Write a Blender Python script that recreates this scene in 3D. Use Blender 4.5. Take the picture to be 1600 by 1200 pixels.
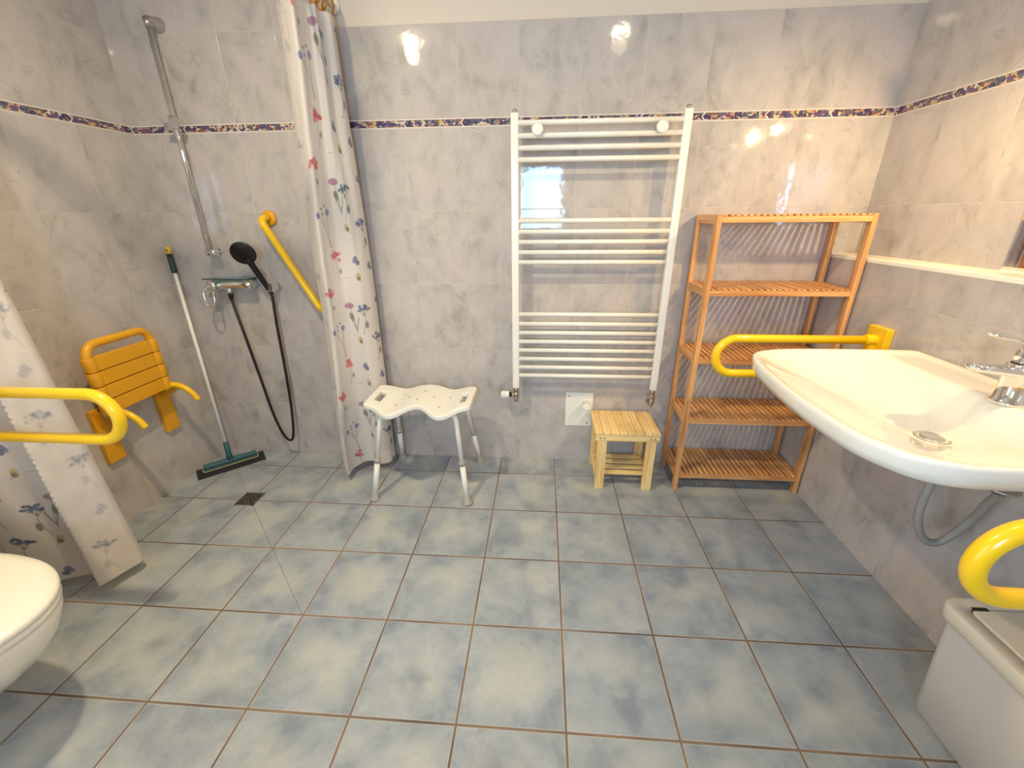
import bpy, bmesh, math, random
import numpy as np
from mathutils import Vector, Matrix, noise as mnoise

for o in list(bpy.data.objects): bpy.data.objects.remove(o, do_unlink=True)
SC = bpy.context.scene
COL = SC.collection
PI = math.pi
random.seed(7)

# ------------------------------------------------------------------ camera
F_PX = 648.44
RX, RY, RZ = 1.18579874, 0.0235484375, 0.0480644769
CAM = (-0.0880, -2.0848, 1.3110)
cam_d = bpy.data.cameras.new('camera')
cam_d.sensor_fit = 'HORIZONTAL'; cam_d.sensor_width = 36.0
cam_d.lens = 36.0 * F_PX / 1600.0
cam_d.clip_start = 0.02; cam_d.clip_end = 60
cam = bpy.data.objects.new('camera', cam_d); COL.objects.link(cam)
Rm = Matrix.Rotation(RZ, 4, 'Z') @ Matrix.Rotation(RX, 4, 'X') @ Matrix.Rotation(RY, 4, 'Y')
cam.matrix_world = Matrix.Translation(CAM) @ Rm
SC.camera = cam

# ------------------------------------------------------------------ exposure, world and lights
SC.view_settings.view_transform = 'Standard'
SC.view_settings.look = 'None'
SC.view_settings.exposure = 0.12
SC.view_settings.gamma = 1.0
SC.view_settings.use_curve_mapping = False

W = bpy.data.worlds.new('sky'); SC.world = W; W.use_nodes = True
bg = W.node_tree.nodes['Background']
bg.inputs[0].default_value = (0.36, 0.68, 1.0, 1); bg.inputs[1].default_value = 3.0

WARM = (1.0, 0.69, 0.30)
CEIL_C = (1.0, 0.82, 0.50)
CEIL_P = (23.0, 5.0)
GLOW_P = (2.5, 0.3)
FILL_P = 14.0
MIRR_P = (22.0, 28.0, 3.0)
MIRR_A = (140, 112, 140)
WIN_P = 40.0
CEIL_Z = 2.40
REAR_Y = -3.10
WIN = (-0.42, 0.16, 1.12, 1.86)      # window opening in the rear wall, x0 x1 z0 z1
CEIL_LIGHTS = [(-0.97, -1.22), (0.375, -1.19)]
ADDED_DOORWAY = (-3.02, -2.24, 2.02)      # unseen opening added in the left wall to let in fill light: y0 y1 height
BULBS = [(1.225, -1.30, 1.755), (1.225, -0.90, 1.755), (1.225, -0.62, 1.755)]

def lamp(name, kind, loc, energy, color, **kw):
    d = bpy.data.lights.new(name, kind); d.energy = energy; d.color = color
    for k, v in kw.items(): setattr(d, k, v)
    o = bpy.data.objects.new(name, d); o.location = loc; COL.objects.link(o)
    return o

for (x, y), w, g in zip(CEIL_LIGHTS, CEIL_P, GLOW_P):
    lamp('ceiling_lamp_light', 'AREA', (x, y, CEIL_Z - 0.030), w, CEIL_C, shape='DISK', size=0.085)
    lamp('ceiling_lamp_glow', 'POINT', (x, y, CEIL_Z - 0.100), g, CEIL_C, shadow_soft_size=0.04)
AIM = [(-0.62, 0.05, -0.80), (-0.22, 0.80, -0.55), (-0.40, 0.50, -0.70)]
for p, a, w, an in zip(BULBS, AIM, MIRR_P, MIRR_A):
    o = lamp('mirror_spot_light', 'SPOT', (p[0] - 0.055, p[1], p[2] - 0.02), w, WARM, shadow_soft_size=0.02,
             spot_size=math.radians(an), spot_blend=0.9)
    o.rotation_euler = Vector(a).to_track_quat('-Z', 'Y').to_euler()
wl = lamp('window_daylight', 'AREA', ((WIN[0] + WIN[1]) / 2, REAR_Y - 0.16, (WIN[2] + WIN[3]) / 2), WIN_P,
          (0.42, 0.66, 1.0), shape='RECTANGLE', size=WIN[1] - WIN[0], size_y=WIN[3] - WIN[2])
wl.rotation_euler = (PI / 2, 0, 0)
dl = lamp('added_fill_light', 'AREA', (-2.36, (ADDED_DOORWAY[0] + ADDED_DOORWAY[1]) / 2, 1.0), FILL_P, (1.0, 0.84, 0.62), shape='RECTANGLE', size=1.9, size_y=0.74)  # added fill lamp with no known source, brightens the lower right wall
dl.rotation_euler = (0, -PI / 2, 0)

# ------------------------------------------------------------------ node helpers
class NT:
    def __init__(s, name):
        s.m = bpy.data.materials.new(name); s.m.use_nodes = True
        s.t = s.m.node_tree; s.n = s.t.nodes; s.l = s.t.links
        s.b = s.n['Principled BSDF']; s.out = s.n['Material Output']
    def new(s, ty, **kw):
        nd = s.n.new(ty)
        for k, v in kw.items(): setattr(nd, k, v)
        return nd
    def put(s, v, sock):
        if isinstance(v, bpy.types.NodeSocket): s.l.new(v, sock)
        else: sock.default_value = v
    def m_(s, op, a, b=None, c=None, clamp=False):
        nd = s.new('ShaderNodeMath', operation=op); nd.use_clamp = clamp
        s.put(a, nd.inputs[0])
        if b is not None: s.put(b, nd.inputs[1])
        if c is not None: s.put(c, nd.inputs[2])
        return nd.outputs[0]
    def coord(s, kind='Object'):
        return s.new('ShaderNodeTexCoord').outputs[kind]
    def sep(s, v):
        nd = s.new('ShaderNodeSeparateXYZ'); s.l.new(v, nd.inputs[0]); return nd.outputs
    def comb(s, x, y, z):
        nd = s.new('ShaderNodeCombineXYZ')
        for i, q in enumerate((x, y, z)): s.put(q, nd.inputs[i])
        return nd.outputs[0]
    def vm(s, op, a, b=None, sc=None):
        nd = s.new('ShaderNodeVectorMath', operation=op); s.put(a, nd.inputs[0])
        if b is not None: s.put(b, nd.inputs[1])
        if sc is not None: s.put(sc, nd.inputs['Scale'])
        return nd.outputs[0]
    def noise(s, v, scale, detail=4, rough=0.55, dist=0.0):
        nd = s.new('ShaderNodeTexNoise'); s.l.new(v, nd.inputs['Vector'])
        nd.inputs['Scale'].default_value = scale; nd.inputs['Detail'].default_value = detail
        nd.inputs['Roughness'].default_value = rough; nd.inputs['Distortion'].default_value = dist
        return nd.outputs
    def ramp(s, f, stops, interp='LINEAR'):
        nd = s.new('ShaderNodeValToRGB'); s.l.new(f, nd.inputs[0]); cr = nd.color_ramp; cr.interpolation = interp
        while len(cr.elements) < len(stops): cr.elements.new(0.5)
        for e, (p, c) in zip(cr.elements, stops): e.position = p; e.color = (*c, 1) if len(c) == 3 else c
        return nd.outputs[0]
    def mix(s, f, a, b, mode='MIX'):
        nd = s.new('ShaderNodeMix', data_type='RGBA', blend_type=mode)
        s.put(f, nd.inputs[0])
        for v, i in ((a, 6), (b, 7)):
            if isinstance(v, tuple) and len(v) == 3: v = (*v, 1)
            s.put(v, nd.inputs[i])
        return nd.outputs[2]
    def smooth(s, x, lo, hi):
        nd = s.new('ShaderNodeMapRange', interpolation_type='SMOOTHSTEP')
        s.put(x, nd.inputs[0]); nd.inputs[1].default_value = lo; nd.inputs[2].default_value = hi
        return nd.outputs[0]
    def bump(s, h, strength, dist):
        nd = s.new('ShaderNodeBump'); s.l.new(h, nd.inputs['Height'])
        nd.inputs['Strength'].default_value = strength; nd.inputs['Distance'].default_value = dist
        s.l.new(nd.outputs[0], s.b.inputs['Normal']); return nd.outputs[0]
    def set(s, **kw):
        for k, v in kw.items(): s.put((*v, 1) if isinstance(v, tuple) and len(v) == 3 else v, s.b.inputs[k.replace('_', ' ')])

def srgb(r, g, b):
    f = lambda c: (c / 255 / 12.92) if c / 255 <= 0.04045 else ((c / 255 + 0.055) / 1.055) ** 2.4
    return (f(r), f(g), f(b))

def simple(name, col, rough=0.4, metal=0.0, var=0.06, scale=9.0, bump=0.0, coat=0.0, spec=0.5):
    m = NT(name); v = m.coord()
    n = m.noise(v, scale, 5)[0]
    c = m.ramp(n, [(0.3, tuple(q * (1 - var) for q in col)), (0.7, tuple(min(1, q * (1 + var)) for q in col))])
    m.set(Base_Color=c, Roughness=rough, Metallic=metal)
    m.b.inputs['Specular IOR Level'].default_value = spec
    if coat: m.b.inputs['Coat Weight'].default_value = coat; m.b.inputs['Coat Roughness'].default_value = 0.05
    if bump: m.bump(m.noise(v, scale * 14, 3)[0], bump, 0.001)
    return m.m

# ------------------------------------------------------------------ tiled materials
TW = 0.25585                                  # wall tile width
ROWS = [0.3213, 0.6639, 0.9987, 1.3390, 1.6728, 1.7083, 2.0384, 2.3700]
def wall_tile():
    m = NT('wall_tile'); v = m.coord(); X, Y, Z = m.sep(v)
    u = m.m_('DIVIDE', X, TW)
    fu = m.m_('FRACT', u)
    du = m.m_('MULTIPLY', m.m_('MINIMUM', fu, m.m_('SUBTRACT', 1.0, fu)), TW)
    dz = None; row = 0.0
    for r in ROWS:
        a = m.m_('ABSOLUTE', m.m_('SUBTRACT', Z, r))
        dz = a if dz is None else m.m_('MINIMUM', dz, a)
        row = m.m_('ADD', m.m_('GREATER_THAN', Z, r), row)
    d = m.m_('MINIMUM', du, dz)
    grout = m.m_('SUBTRACT', 1.0, m.smooth(d, 0.0007, 0.0019))
    ids = m.comb(m.m_('FLOOR', u), row, 0.0)
    wn = m.new('ShaderNodeTexWhiteNoise', noise_dimensions='3D'); m.l.new(ids, wn.inputs['Vector'])
    off = m.vm('SCALE', wn.outputs['Color'], sc=7.0)
    mp = m.new('ShaderNodeMapping'); m.l.new(v, mp.inputs[0]); mp.inputs['Rotation'].default_value = (0, -0.62, 0)
    mp.inputs['Scale'].default_value = (1.3, 1, 0.9)
    p = m.vm('ADD', mp.outputs[0], off)
    n1 = m.noise(p, 9, 6, 0.60, 0.5)[0]
    n2 = m.noise(p, 4.6, 3, 0.55)[0]
    base = m.ramp(n1, [(0.28, srgb(162, 156, 156)), (0.46, srgb(184, 178, 175)), (0.66, srgb(198, 191, 187))])
    base = m.mix(m.smooth(n2, 0.40, 0.72), base, srgb(198, 188, 187))
    # hair veins and small grey smudges
    n3 = m.noise(p, 5.5, 7, 0.66, 0.9)[0]
    vein = m.m_('SUBTRACT', 1.0, m.smooth(m.m_('ABSOLUTE', m.m_('SUBTRACT', n3, 0.52)), 0.0, 0.026))
    patch = m.smooth(m.noise(p, 8.0, 3, 0.5)[0], 0.47, 0.68)
    base = m.mix(m.m_('MULTIPLY', m.m_('MULTIPLY', vein, patch), 0.34), base, srgb(136, 128, 126))
    sm = m.smooth(m.noise(p, 24, 4, 0.65)[0], 0.60, 0.74)
    base = m.mix(m.m_('MULTIPLY', sm, 0.22), base, srgb(142, 134, 131))
    base = m.mix(grout, base, srgb(200, 191, 182))
    # painted border strip with a flower pattern and a white chevron at each tile end
    zc = (ROWS[4] + ROWS[5]) / 2
    az = m.m_('ABSOLUTE', m.m_('SUBTRACT', Z, zc))
    inb = m.m_('LESS_THAN', az, 0.0172)
    pat = m.m_('LESS_THAN', az, 0.0120)
    w1 = m.noise(v, 34, 2, 0.5)[1]
    q = m.vm('ADD', m.comb(X, 0.0, m.m_('MULTIPLY', Z, 1.25)), m.vm('SCALE', w1, sc=0.022))
    vo = m.new('ShaderNodeTexVoronoi'); m.l.new(q, vo.inputs['Vector']); vo.inputs['Scale'].default_value = 78
    cr = m.sep(vo.outputs['Color'])
    cl = m.ramp(cr[0], [(0, srgb(76, 72, 108)), (0.20, srgb(104, 82, 122)), (0.38, srgb(92, 106, 116)), (0.54, srgb(204, 186, 158)),
                        (0.68, srgb(186, 146, 116)), (0.82, srgb(140, 86, 84)), (0.92, srgb(198, 172, 108))], 'CONSTANT')
    fl = m.m_('FRACT', m.m_('MULTIPLY', u, 2.0))
    blob = m.m_('LESS_THAN', m.m_('ABSOLUTE', m.m_('SUBTRACT', fl, 0.15)), 0.11)
    cl = m.mix(m.m_('MULTIPLY', blob, 0.72), cl, srgb(62, 60, 92))
    dd = m.m_('GREATER_THAN', vo.outputs['Distance'], 0.80)
    cl = m.mix(dd, cl, srgb(214, 200, 190))
    rim = m.mix(m.m_('LESS_THAN', m.m_('ABSOLUTE', m.m_('SUBTRACT', az, 0.0122)), 0.0007), srgb(222, 212, 204), srgb(108, 84, 92))
    bcol = m.mix(pat, rim, cl)
    chev = m.m_('ABSOLUTE', m.m_('SUBTRACT', m.m_('MULTIPLY', fu, TW), m.m_('MULTIPLY', az, 0.9)))
    bcol = m.mix(m.m_('LESS_THAN', chev, 0.0028), bcol, srgb(232, 224, 216))
    base = m.mix(inb, base, bcol)
    m.set(Base_Color=base, Roughness=m.mix(grout, (0.06, 0.06, 0.06), (0.6, 0.6, 0.6)))
    h = m.m_('ADD', m.m_('MULTIPLY', grout, -0.8), m.m_('MULTIPLY', m.noise(v, 17, 2)[0], 0.55))
    h = m.m_('ADD', h, m.m_('MULTIPLY', m.noise(v, 95, 2)[0], 0.05))
    m.bump(h, 0.45, 0.0022)
    return m.m

FS = 0.305; FY0 = -1.3838; DRX, DRY = -1.536, -0.462
def floor_tile():
    m = NT('floor_tile'); v = m.coord(); X, Y, Z = m.sep(v)
    u = m.m_('DIVIDE', X, FS); w = m.m_('DIVIDE', m.m_('SUBTRACT', Y, FY0), FS)
    fu = m.m_('FRACT', u); fw = m.m_('FRACT', w)
    eu = m.m_('MULTIPLY', m.m_('MINIMUM', fu, m.m_('SUBTRACT', 1.0, fu)), FS)
    ew = m.m_('MULTIPLY', m.m_('MINIMUM', fw, m.m_('SUBTRACT', 1.0, fw)), FS)
    d = m.m_('MINIMUM', eu, ew)
    wob = m.m_('MULTIPLY', m.m_('SUBTRACT', m.noise(v, 120, 3)[0], 0.5), 0.0016)
    dg = m.m_('ADD', d, wob)
    grout = m.m_('SUBTRACT', 1.0, m.smooth(dg, 0.0026, 0.0038))
    lip = m.m_('MULTIPLY', m.smooth(dg, 0.0028, 0.0040), m.m_('SUBTRACT', 1.0, m.smooth(dg, 0.0044, 0.0070)))
    ids = m.comb(m.m_('FLOOR', u), m.m_('FLOOR', w), 0.0)
    wn = m.new('ShaderNodeTexWhiteNoise', noise_dimensions='3D'); m.l.new(ids, wn.inputs['Vector'])
    off = m.vm('SCALE', wn.outputs['Color'], sc=9.0)
    p = m.vm('ADD', v, off)
    n1 = m.noise(p, 5.2, 3, 0.5)[0]; n2 = m.noise(p, 7.0, 5, 0.6, 0.3)[0]; n3 = m.noise(v, 60, 5, 0.7)[0]
    edge = m.smooth(d, 0.0, 0.11)
    base = m.ramp(n2, [(0.32, srgb(134, 144, 157)), (0.50, srgb(158, 167, 177)), (0.68, srgb(175, 181, 187))])
    light = m.m_('MULTIPLY', m.m_('MULTIPLY', m.smooth(n1, 0.40, 0.62), edge), 0.70)
    base = m.mix(light, base, srgb(190, 193, 188))
    blue = m.m_('MULTIPLY', m.m_('MULTIPLY', m.smooth(m.noise(p, 8.5, 4, 0.6)[0], 0.50, 0.72), m.m_('SUBTRACT', 1.0, edge)), 0.75)
    base = m.mix(blue, base, srgb(122, 134, 158))
    base = m.mix(m.m_('MULTIPLY', m.smooth(n3, 0.45, 0.75), 0.18), base, srgb(116, 124, 130))
    base = m.mix(m.m_('MULTIPLY', lip, 0.55), base, srgb(196, 188, 178))
    gc = m.ramp(m.noise(v, 3.0, 2)[0], [(0.35, srgb(96, 84, 76)), (0.6, srgb(140, 120, 104))])
    base = m.mix(grout, base, gc)
    # cut lines of the shower falls running diagonally to the drain
    ax = m.m_('ABSOLUTE', m.m_('SUBTRACT', X, DRX)); ay = m.m_('ABSOLUTE', m.m_('SUBTRACT', Y, DRY))
    dia = m.m_('LESS_THAN', m.m_('ABSOLUTE', m.m_('SUBTRACT', ax, ay)), 0.0017)
    dia = m.m_('MULTIPLY', dia, m.m_('LESS_THAN', ax, 0.618))
    base = m.mix(m.m_('MULTIPLY', dia, 0.8), base, srgb(112, 104, 98))
    m.set(Base_Color=base, Roughness=m.mix(grout, (0.34, 0.34, 0.34), (0.8, 0.8, 0.8)))
    h = m.m_('ADD', m.m_('MULTIPLY', grout, -1.6), m.m_('MULTIPLY', m.noise(v, 30, 5, 0.6)[0], 0.5))
    m.bump(h, 0.5, 0.0016)
    return m.m

def plaster(name, col):
    m = NT(name); v = m.coord()
    n = m.noise(v, 3, 5)[0]
    m.set(Base_Color=m.ramp(n, [(0.3, tuple(q * 0.95 for q in col)), (0.7, col)]), Roughness=0.85)
    m.bump(m.noise(v, 160, 4, 0.6)[0], 0.35, 0.002)
    return m.m

def wood(name, axis, light, dark):
    m = NT(name); v = m.coord()
    mp = m.new('ShaderNodeMapping'); m.l.new(v, mp.inputs[0])
    sc = [46, 46, 46]; sc[axis] = 3.0
    mp.inputs['Scale'].default_value = sc
    n = m.noise(mp.outputs[0], 1.0, 5, 0.6, 0.4)[0]
    mp2 = m.new('ShaderNodeMapping'); m.l.new(v, mp2.inputs[0])
    sc2 = [34, 34, 34]; sc2[axis] = 0.8
    mp2.inputs['Scale'].default_value = sc2
    n2 = m.noise(mp2.outputs[0], 1.0, 2)[0]
    c = m.ramp(n, [(0.30, dark), (0.55, light), (0.8, tuple(min(1, q * 1.12) for q in light))])
    c = m.mix(m.m_('MULTIPLY', m.smooth(n2, 0.46, 0.62), 0.42), c, dark)
    m.set(Base_Color=c, Roughness=0.38)
    m.bump(n, 0.15, 0.0006)
    return m.m

def fabric(name, rough):
    m = NT(name)
    at = m.new('ShaderNodeVertexColor', layer_name='print')
    v = m.coord()
    m.set(Base_Color=at.outputs[0], Roughness=rough)
    m.b.inputs['Sheen Weight'].default_value = 0.25
    m.bump(m.noise(v, 420, 3)[0], 0.12, 0.0005)
    tr = m.new('ShaderNodeBsdfTranslucent'); m.l.new(at.outputs[0], tr.inputs[0])
    mx = m.new('ShaderNodeMixShader'); mx.inputs[0].default_value = 0.16
    m.l.new(m.b.outputs[0], mx.inputs[1]); m.l.new(tr.outputs[0], mx.inputs[2]); m.l.new(mx.outputs[0], m.out.inputs[0])
    return m.m

def clear_plastic(name, col, rough=0.08, trans=0.85):
    m = NT(name); v = m.coord()
    n = m.noise(v, 6, 2)[0]
    m.set(Base_Color=m.ramp(n, [(0.3, tuple(q * 0.93 for q in col)), (0.7, col)]), Roughness=rough)
    m.b.inputs['Transmission Weight'].default_value = trans
    return m.m

def pane_glass(name):
    m = NT(name)
    m.set(Base_Color=(0.9, 0.95, 0.95), Roughness=0.02)
    tr = m.new('ShaderNodeBsdfTransparent'); tr.inputs[0].default_value = (0.93, 0.97, 0.96, 1)
    fr = m.new('ShaderNodeFresnel'); fr.inputs[0].default_value = 1.45
    gl = m.new('ShaderNodeBsdfGlossy'); gl.inputs['Roughness'].default_value = 0.02
    mx = m.new('ShaderNodeMixShader'); m.l.new(fr.outputs[0], mx.inputs[0]); m.l.new(tr.outputs[0], mx.inputs[1]); m.l.new(gl.outputs[0], mx.inputs[2])
    m.l.new(mx.outputs[0], m.out.inputs[0]); return m.m

def emitter(name, col, strength):
    m = NT(name)
    m.set(Base_Color=col, Roughness=0.4, Emission_Color=col)
    m.b.inputs['Emission Strength'].default_value = strength
    return m.m

M = {}
M['tile'] = wall_tile(); M['floor'] = floor_tile()
M['plaster'] = plaster('painted_plaster', srgb(226, 214, 202)); M['ceiling'] = plaster('ceiling_paint', srgb(236, 228, 216))
M['ledge'] = simple('ledge_stone', srgb(250, 244, 230), 0.22, var=0.03)
BL, BD = srgb(224, 170, 112), srgb(178, 116, 66)
M['bam_x'] = wood('bamboo_along_width', 0, BL, BD); M['bam_y'] = wood('bamboo_along_depth', 1, BL, BD); M['bam_z'] = wood('bamboo_upright', 2, BL, BD)
SL, SD = srgb(250, 220, 156), srgb(226, 180, 116)
M['st_x'] = wood('stool_wood_width', 0, SL, SD); M['st_y'] = wood('stool_wood_depth', 1, SL, SD); M['st_z'] = wood('stool_wood_upright', 2, SL, SD)
M['yellow'] = simple('yellow_nylon', srgb(255, 202, 22), 0.24, var=0.04, coat=0.3)
M['ochre'] = simple('ochre_nylon', srgb(232, 166, 28), 0.34, var=0.05)
M['chrome'] = simple('chrome', (0.82, 0.82, 0.84), 0.07, 1.0, 0.02)
M['steel'] = simple('brushed_steel', (0.62, 0.60, 0.57), 0.28, 1.0, 0.06, 30)
M['brass'] = simple('aged_nickel', (0.52, 0.46, 0.38), 0.28, 1.0, 0.10, 40)
M['enamel'] = simple('white_enamel', srgb(240, 238, 232), 0.18, var=0.02)
M['ceramic'] = simple('white_ceramic', srgb(245, 241, 232), 0.07, var=0.012, scale=3, coat=0.5)
M['lid'] = simple('toilet_plastic', srgb(244, 240, 230), 0.16, var=0.012, scale=3)
M['white_plastic'] = simple('white_plastic', srgb(238, 236, 230), 0.30, var=0.02)
M['bin'] = simple('bin_plastic', srgb(188, 184, 182), 0.42, var=0.02)
M['bin_lid'] = simple('bin_lid_plastic', srgb(218, 208, 192), 0.40, var=0.02)
M['grey_rubber'] = simple('grey_rubber', srgb(168, 164, 160), 0.55, var=0.06)
M['black'] = simple('black_plastic', srgb(24, 24, 25), 0.22, var=0.1)
M['rubber'] = simple('black_rubber', srgb(30, 29, 30), 0.60, var=0.15, bump=0.3)
M['hose'] = simple('black_hose', srgb(26, 24, 24), 0.32, var=0.1)
M['teal'] = simple('dark_teal_plastic', srgb(34, 88, 96), 0.35, var=0.08)
M['tealdark'] = simple('dark_handle_grip', srgb(26, 50, 62), 0.45, var=0.08)
M['lime'] = simple('yellow_green_edge', srgb(214, 210, 108), 0.4)
M['orangetip'] = simple('yellow_plastic_tip', srgb(226, 178, 60), 0.35)
M['amber'] = clear_plastic('amber_plastic', srgb(236, 156, 34), 0.12, 0.45)
M['glass'] = clear_plastic('green_tinted_glass', srgb(176, 214, 206), 0.03, 0.92)
M['dark'] = simple('dark_slot', srgb(40, 36, 34), 0.7)
M['hole'] = simple('grey_recess', srgb(150, 140, 120), 0.7)
M['greyhose'] = simple('grey_corrugated_plastic', srgb(166, 164, 158), 0.38, var=0.08)
M['mirror'] = simple('mirror_glass', (0.90, 0.90, 0.90), 0.02, 1.0, 0.01)
M['cloth'] = fabric('printed_polyester', 0.50)
M['satin'] = fabric('satin_hem', 0.30)
M['lamp'] = emitter('lamp_glass', (1.0, 0.84, 0.62), 7.0)
M['bulb'] = emitter('warm_bulb', (1.0, 0.80, 0.52), 5.0)
M['pane'] = pane_glass('window_glass')
M['pvc'] = simple('window_frame_plastic', srgb(236, 236, 232), 0.3, var=0.02)

# ------------------------------------------------------------------ mesh helpers
class MB:
    def __init__(s): s.bm = bmesh.new()
    def face(s, vs, mi=0, smooth=False):
        try:
            f = s.bm.faces.new(vs); f.material_index = mi; f.smooth = smooth; return f
        except ValueError: return None
    def box(s, x0, y0, z0, x1, y1, z1, mi=0, mat=None):
        c = [(x0, y0, z0), (x1, y0, z0), (x1, y1, z0), (x0, y1, z0), (x0, y0, z1), (x1, y0, z1), (x1, y1, z1), (x0, y1, z1)]
        vs = [s.bm.verts.new(mat @ Vector(q) if mat else q) for q in c]
        for f in ((0, 3, 2, 1), (4, 5, 6, 7), (0, 1, 5, 4), (1, 2, 6, 5), (2, 3, 7, 6), (3, 0, 4, 7)):
            s.face([vs[i] for i in f], mi)
        return s
    def hexa(s, c, mi=0):
        vs = [s.bm.verts.new(q) for q in c]
        for f in ((0, 3, 2, 1), (4, 5, 6, 7), (0, 1, 5, 4), (1, 2, 6, 5), (2, 3, 7, 6), (3, 0, 4, 7)):
            s.face([vs[i] for i in f], mi)
        return s
    def tube(s, pts, r, n=16, mi=0, cap=True, closed=False):
        pts = [Vector(p) for p in pts]; N = len(pts)
        rr = r if isinstance(r, (list, tuple)) else [r] * N
        def tan(i):
            if closed: return (pts[(i + 1) % N] - pts[i - 1]).normalized()
            a = pts[max(i - 1, 0)]; b = pts[min(i + 1, N - 1)]; return (b - a).normalized()
        t0 = tan(0); up = Vector((0, 0, 1)) if abs(t0.z) < 0.9 else Vector((1, 0, 0))
        nrm = (up - t0 * up.dot(t0)).normalized(); rings = []
        for i in range(N):
            t = tan(i); nrm = (nrm - t * nrm.dot(t)).normalized(); bi = t.cross(nrm)
            rings.append([s.bm.verts.new(pts[i] + (nrm * math.cos(2 * PI * k / n) + bi * math.sin(2 * PI * k / n)) * rr[i]) for k in range(n)])
        for i in range(N if closed else N - 1):
            a = rings[i]; b = rings[(i + 1) % N]
            for k in range(n): s.face([a[k], a[(k + 1) % n], b[(k + 1) % n], b[k]], mi, True)
        if cap and not closed:
            s.face(rings[0][::-1], mi); s.face(rings[-1], mi)
        return s
    def cyl(s, a, b, r, n=24, mi=0): return s.tube([a, b], r, n, mi)
    def lathe(s, prof, origin=(0, 0, 0), axis=(0, 0, 1), n=32, mi=0):
        ax = Vector(axis).normalized(); up = Vector((0, 0, 1)) if abs(ax.z) < 0.9 else Vector((1, 0, 0))
        e1 = (up - ax * up.dot(ax)).normalized(); e2 = ax.cross(e1); o = Vector(origin)
        rings = [[s.bm.verts.new(o + ax * h + (e1 * math.cos(2 * PI * k / n) + e2 * math.sin(2 * PI * k / n)) * max(r, 1e-5)) for k in range(n)] for r, h in prof]
        for a, b in zip(rings, rings[1:]):
            for k in range(n): s.face([a[k], a[(k + 1) % n], b[(k + 1) % n], b[k]], mi, True)
        s.face(rings[0][::-1], mi); s.face(rings[-1], mi)
        return s
    def loft(s, rings, mi=0, cap0=True, cap1=True, smooth=True):
        R = [[s.bm.verts.new(p) for p in r] for r in rings]; n = len(R[0])
        for a, b in zip(R, R[1:]):
            for k in range(n): s.face([a[k], a[(k + 1) % n], b[(k + 1) % n], b[k]], mi, smooth)
        if cap0: s.face(R[0][::-1], mi, False)
        if cap1: s.face(R[-1], mi, False)
        return s
    def prism(s, poly, d, mi=0):
        d = Vector(d); a = [s.bm.verts.new(p) for p in poly]; b = [s.bm.verts.new(Vector(p) + d) for p in poly]; n = len(a)
        s.face(a[::-1], mi); s.face(b, mi)
        for k in range(n): s.face([a[k], a[(k + 1) % n], b[(k + 1) % n], b[k]], mi)
        return s

ORI = {}
def empty(name, loc):
    o = bpy.data.objects.new(name, None); o.empty_display_size = 0.1
    o.location = loc; COL.objects.link(o); ORI[o.name] = Vector(loc); return o
def obj(name, mb, mats, parent=None, origin=None, bevel=0.0, seg=2, auto=False, subsurf=0, solid=0.0):
    """links one mesh object; geometry is given in world coordinates"""
    org = ORI[parent.name] if parent is not None else Vector(origin if origin else (0, 0, 0))
    bmesh.ops.recalc_face_normals(mb.bm, faces=mb.bm.faces[:])
    for v in mb.bm.verts: v.co -= org
    me = bpy.data.meshes.new(name); mb.bm.to_mesh(me); mb.bm.free()
    for m in (mats if isinstance(mats, (list, tuple)) else [mats]): me.materials.append(M[m])
    o = bpy.data.objects.new(name, me); COL.objects.link(o)
    if parent is not None: o.parent = parent
    else: o.location = org
    ORI[o.name] = org
    if solid:
        q = o.modifiers.new('thickness', 'SOLIDIFY'); q.thickness = solid; q.offset = -1
    if bevel:
        q = o.modifiers.new('bevel', 'BEVEL'); q.width = bevel; q.segments = seg; q.limit_method = 'ANGLE'; q.angle_limit = math.radians(35)
        q.harden_normals = False
    if subsurf:
        q = o.modifiers.new('subdivision', 'SUBSURF'); q.levels = subsurf; q.render_levels = subsurf
    return o
def tag(o, label, cat, group=None):
    o['label'] = label; o['category'] = cat
    if group: o['group'] = group
    return o
def struct(o): o['kind'] = 'structure'; return o
def fillet(pts, r, n=8):
    pts = [Vector(p) for p in pts]; out = [pts[0]]
    for i in range(1, len(pts) - 1):
        rad = r[i - 1] if isinstance(r, (list, tuple)) else r
        a, b, c = pts[i - 1], pts[i], pts[i + 1]
        d1 = (a - b).normalized(); d2 = (c - b).normalized()
        ang = d1.angle(d2); t = min(rad / math.tan(ang / 2), (a - b).length * 0.499, (c - b).length * 0.499)
        p1 = b + d1 * t; p2 = b + d2 * t; rr = t * math.tan(ang / 2)
        bis = (d1 + d2).normalized(); cc = b + bis * (rr / math.sin(ang / 2))
        v1 = p1 - cc; v2 = p2 - cc; tot = v1.angle(v2); ax = v1.cross(v2).normalized()
        for k in range(n + 1): out.append(cc + Matrix.Rotation(tot * k / n, 3, ax) @ v1)
    out.append(pts[-1]); return out
def spline(pts, n=10, closed=False):
    P = [Vector(p) for p in pts]; out = []; N = len(P)
    rng = N if closed else N - 1
    for i in range(rng):
        p0 = P[(i - 1) % N] if closed or i > 0 else P[0]; p1 = P[i]; p2 = P[(i + 1) % N]
        p3 = P[(i + 2) % N] if closed or i + 2 < N else P[-1]
        for k in range(n):
            t = k / n
            out.append(0.5 * ((2 * p1) + (p2 - p0) * t + (2 * p0 - 5 * p1 + 4 * p2 - p3) * t * t + (3 * p1 - p0 - 3 * p2 + p3) * t ** 3))
    if not closed: out.append(P[-1])
    return out

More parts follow.
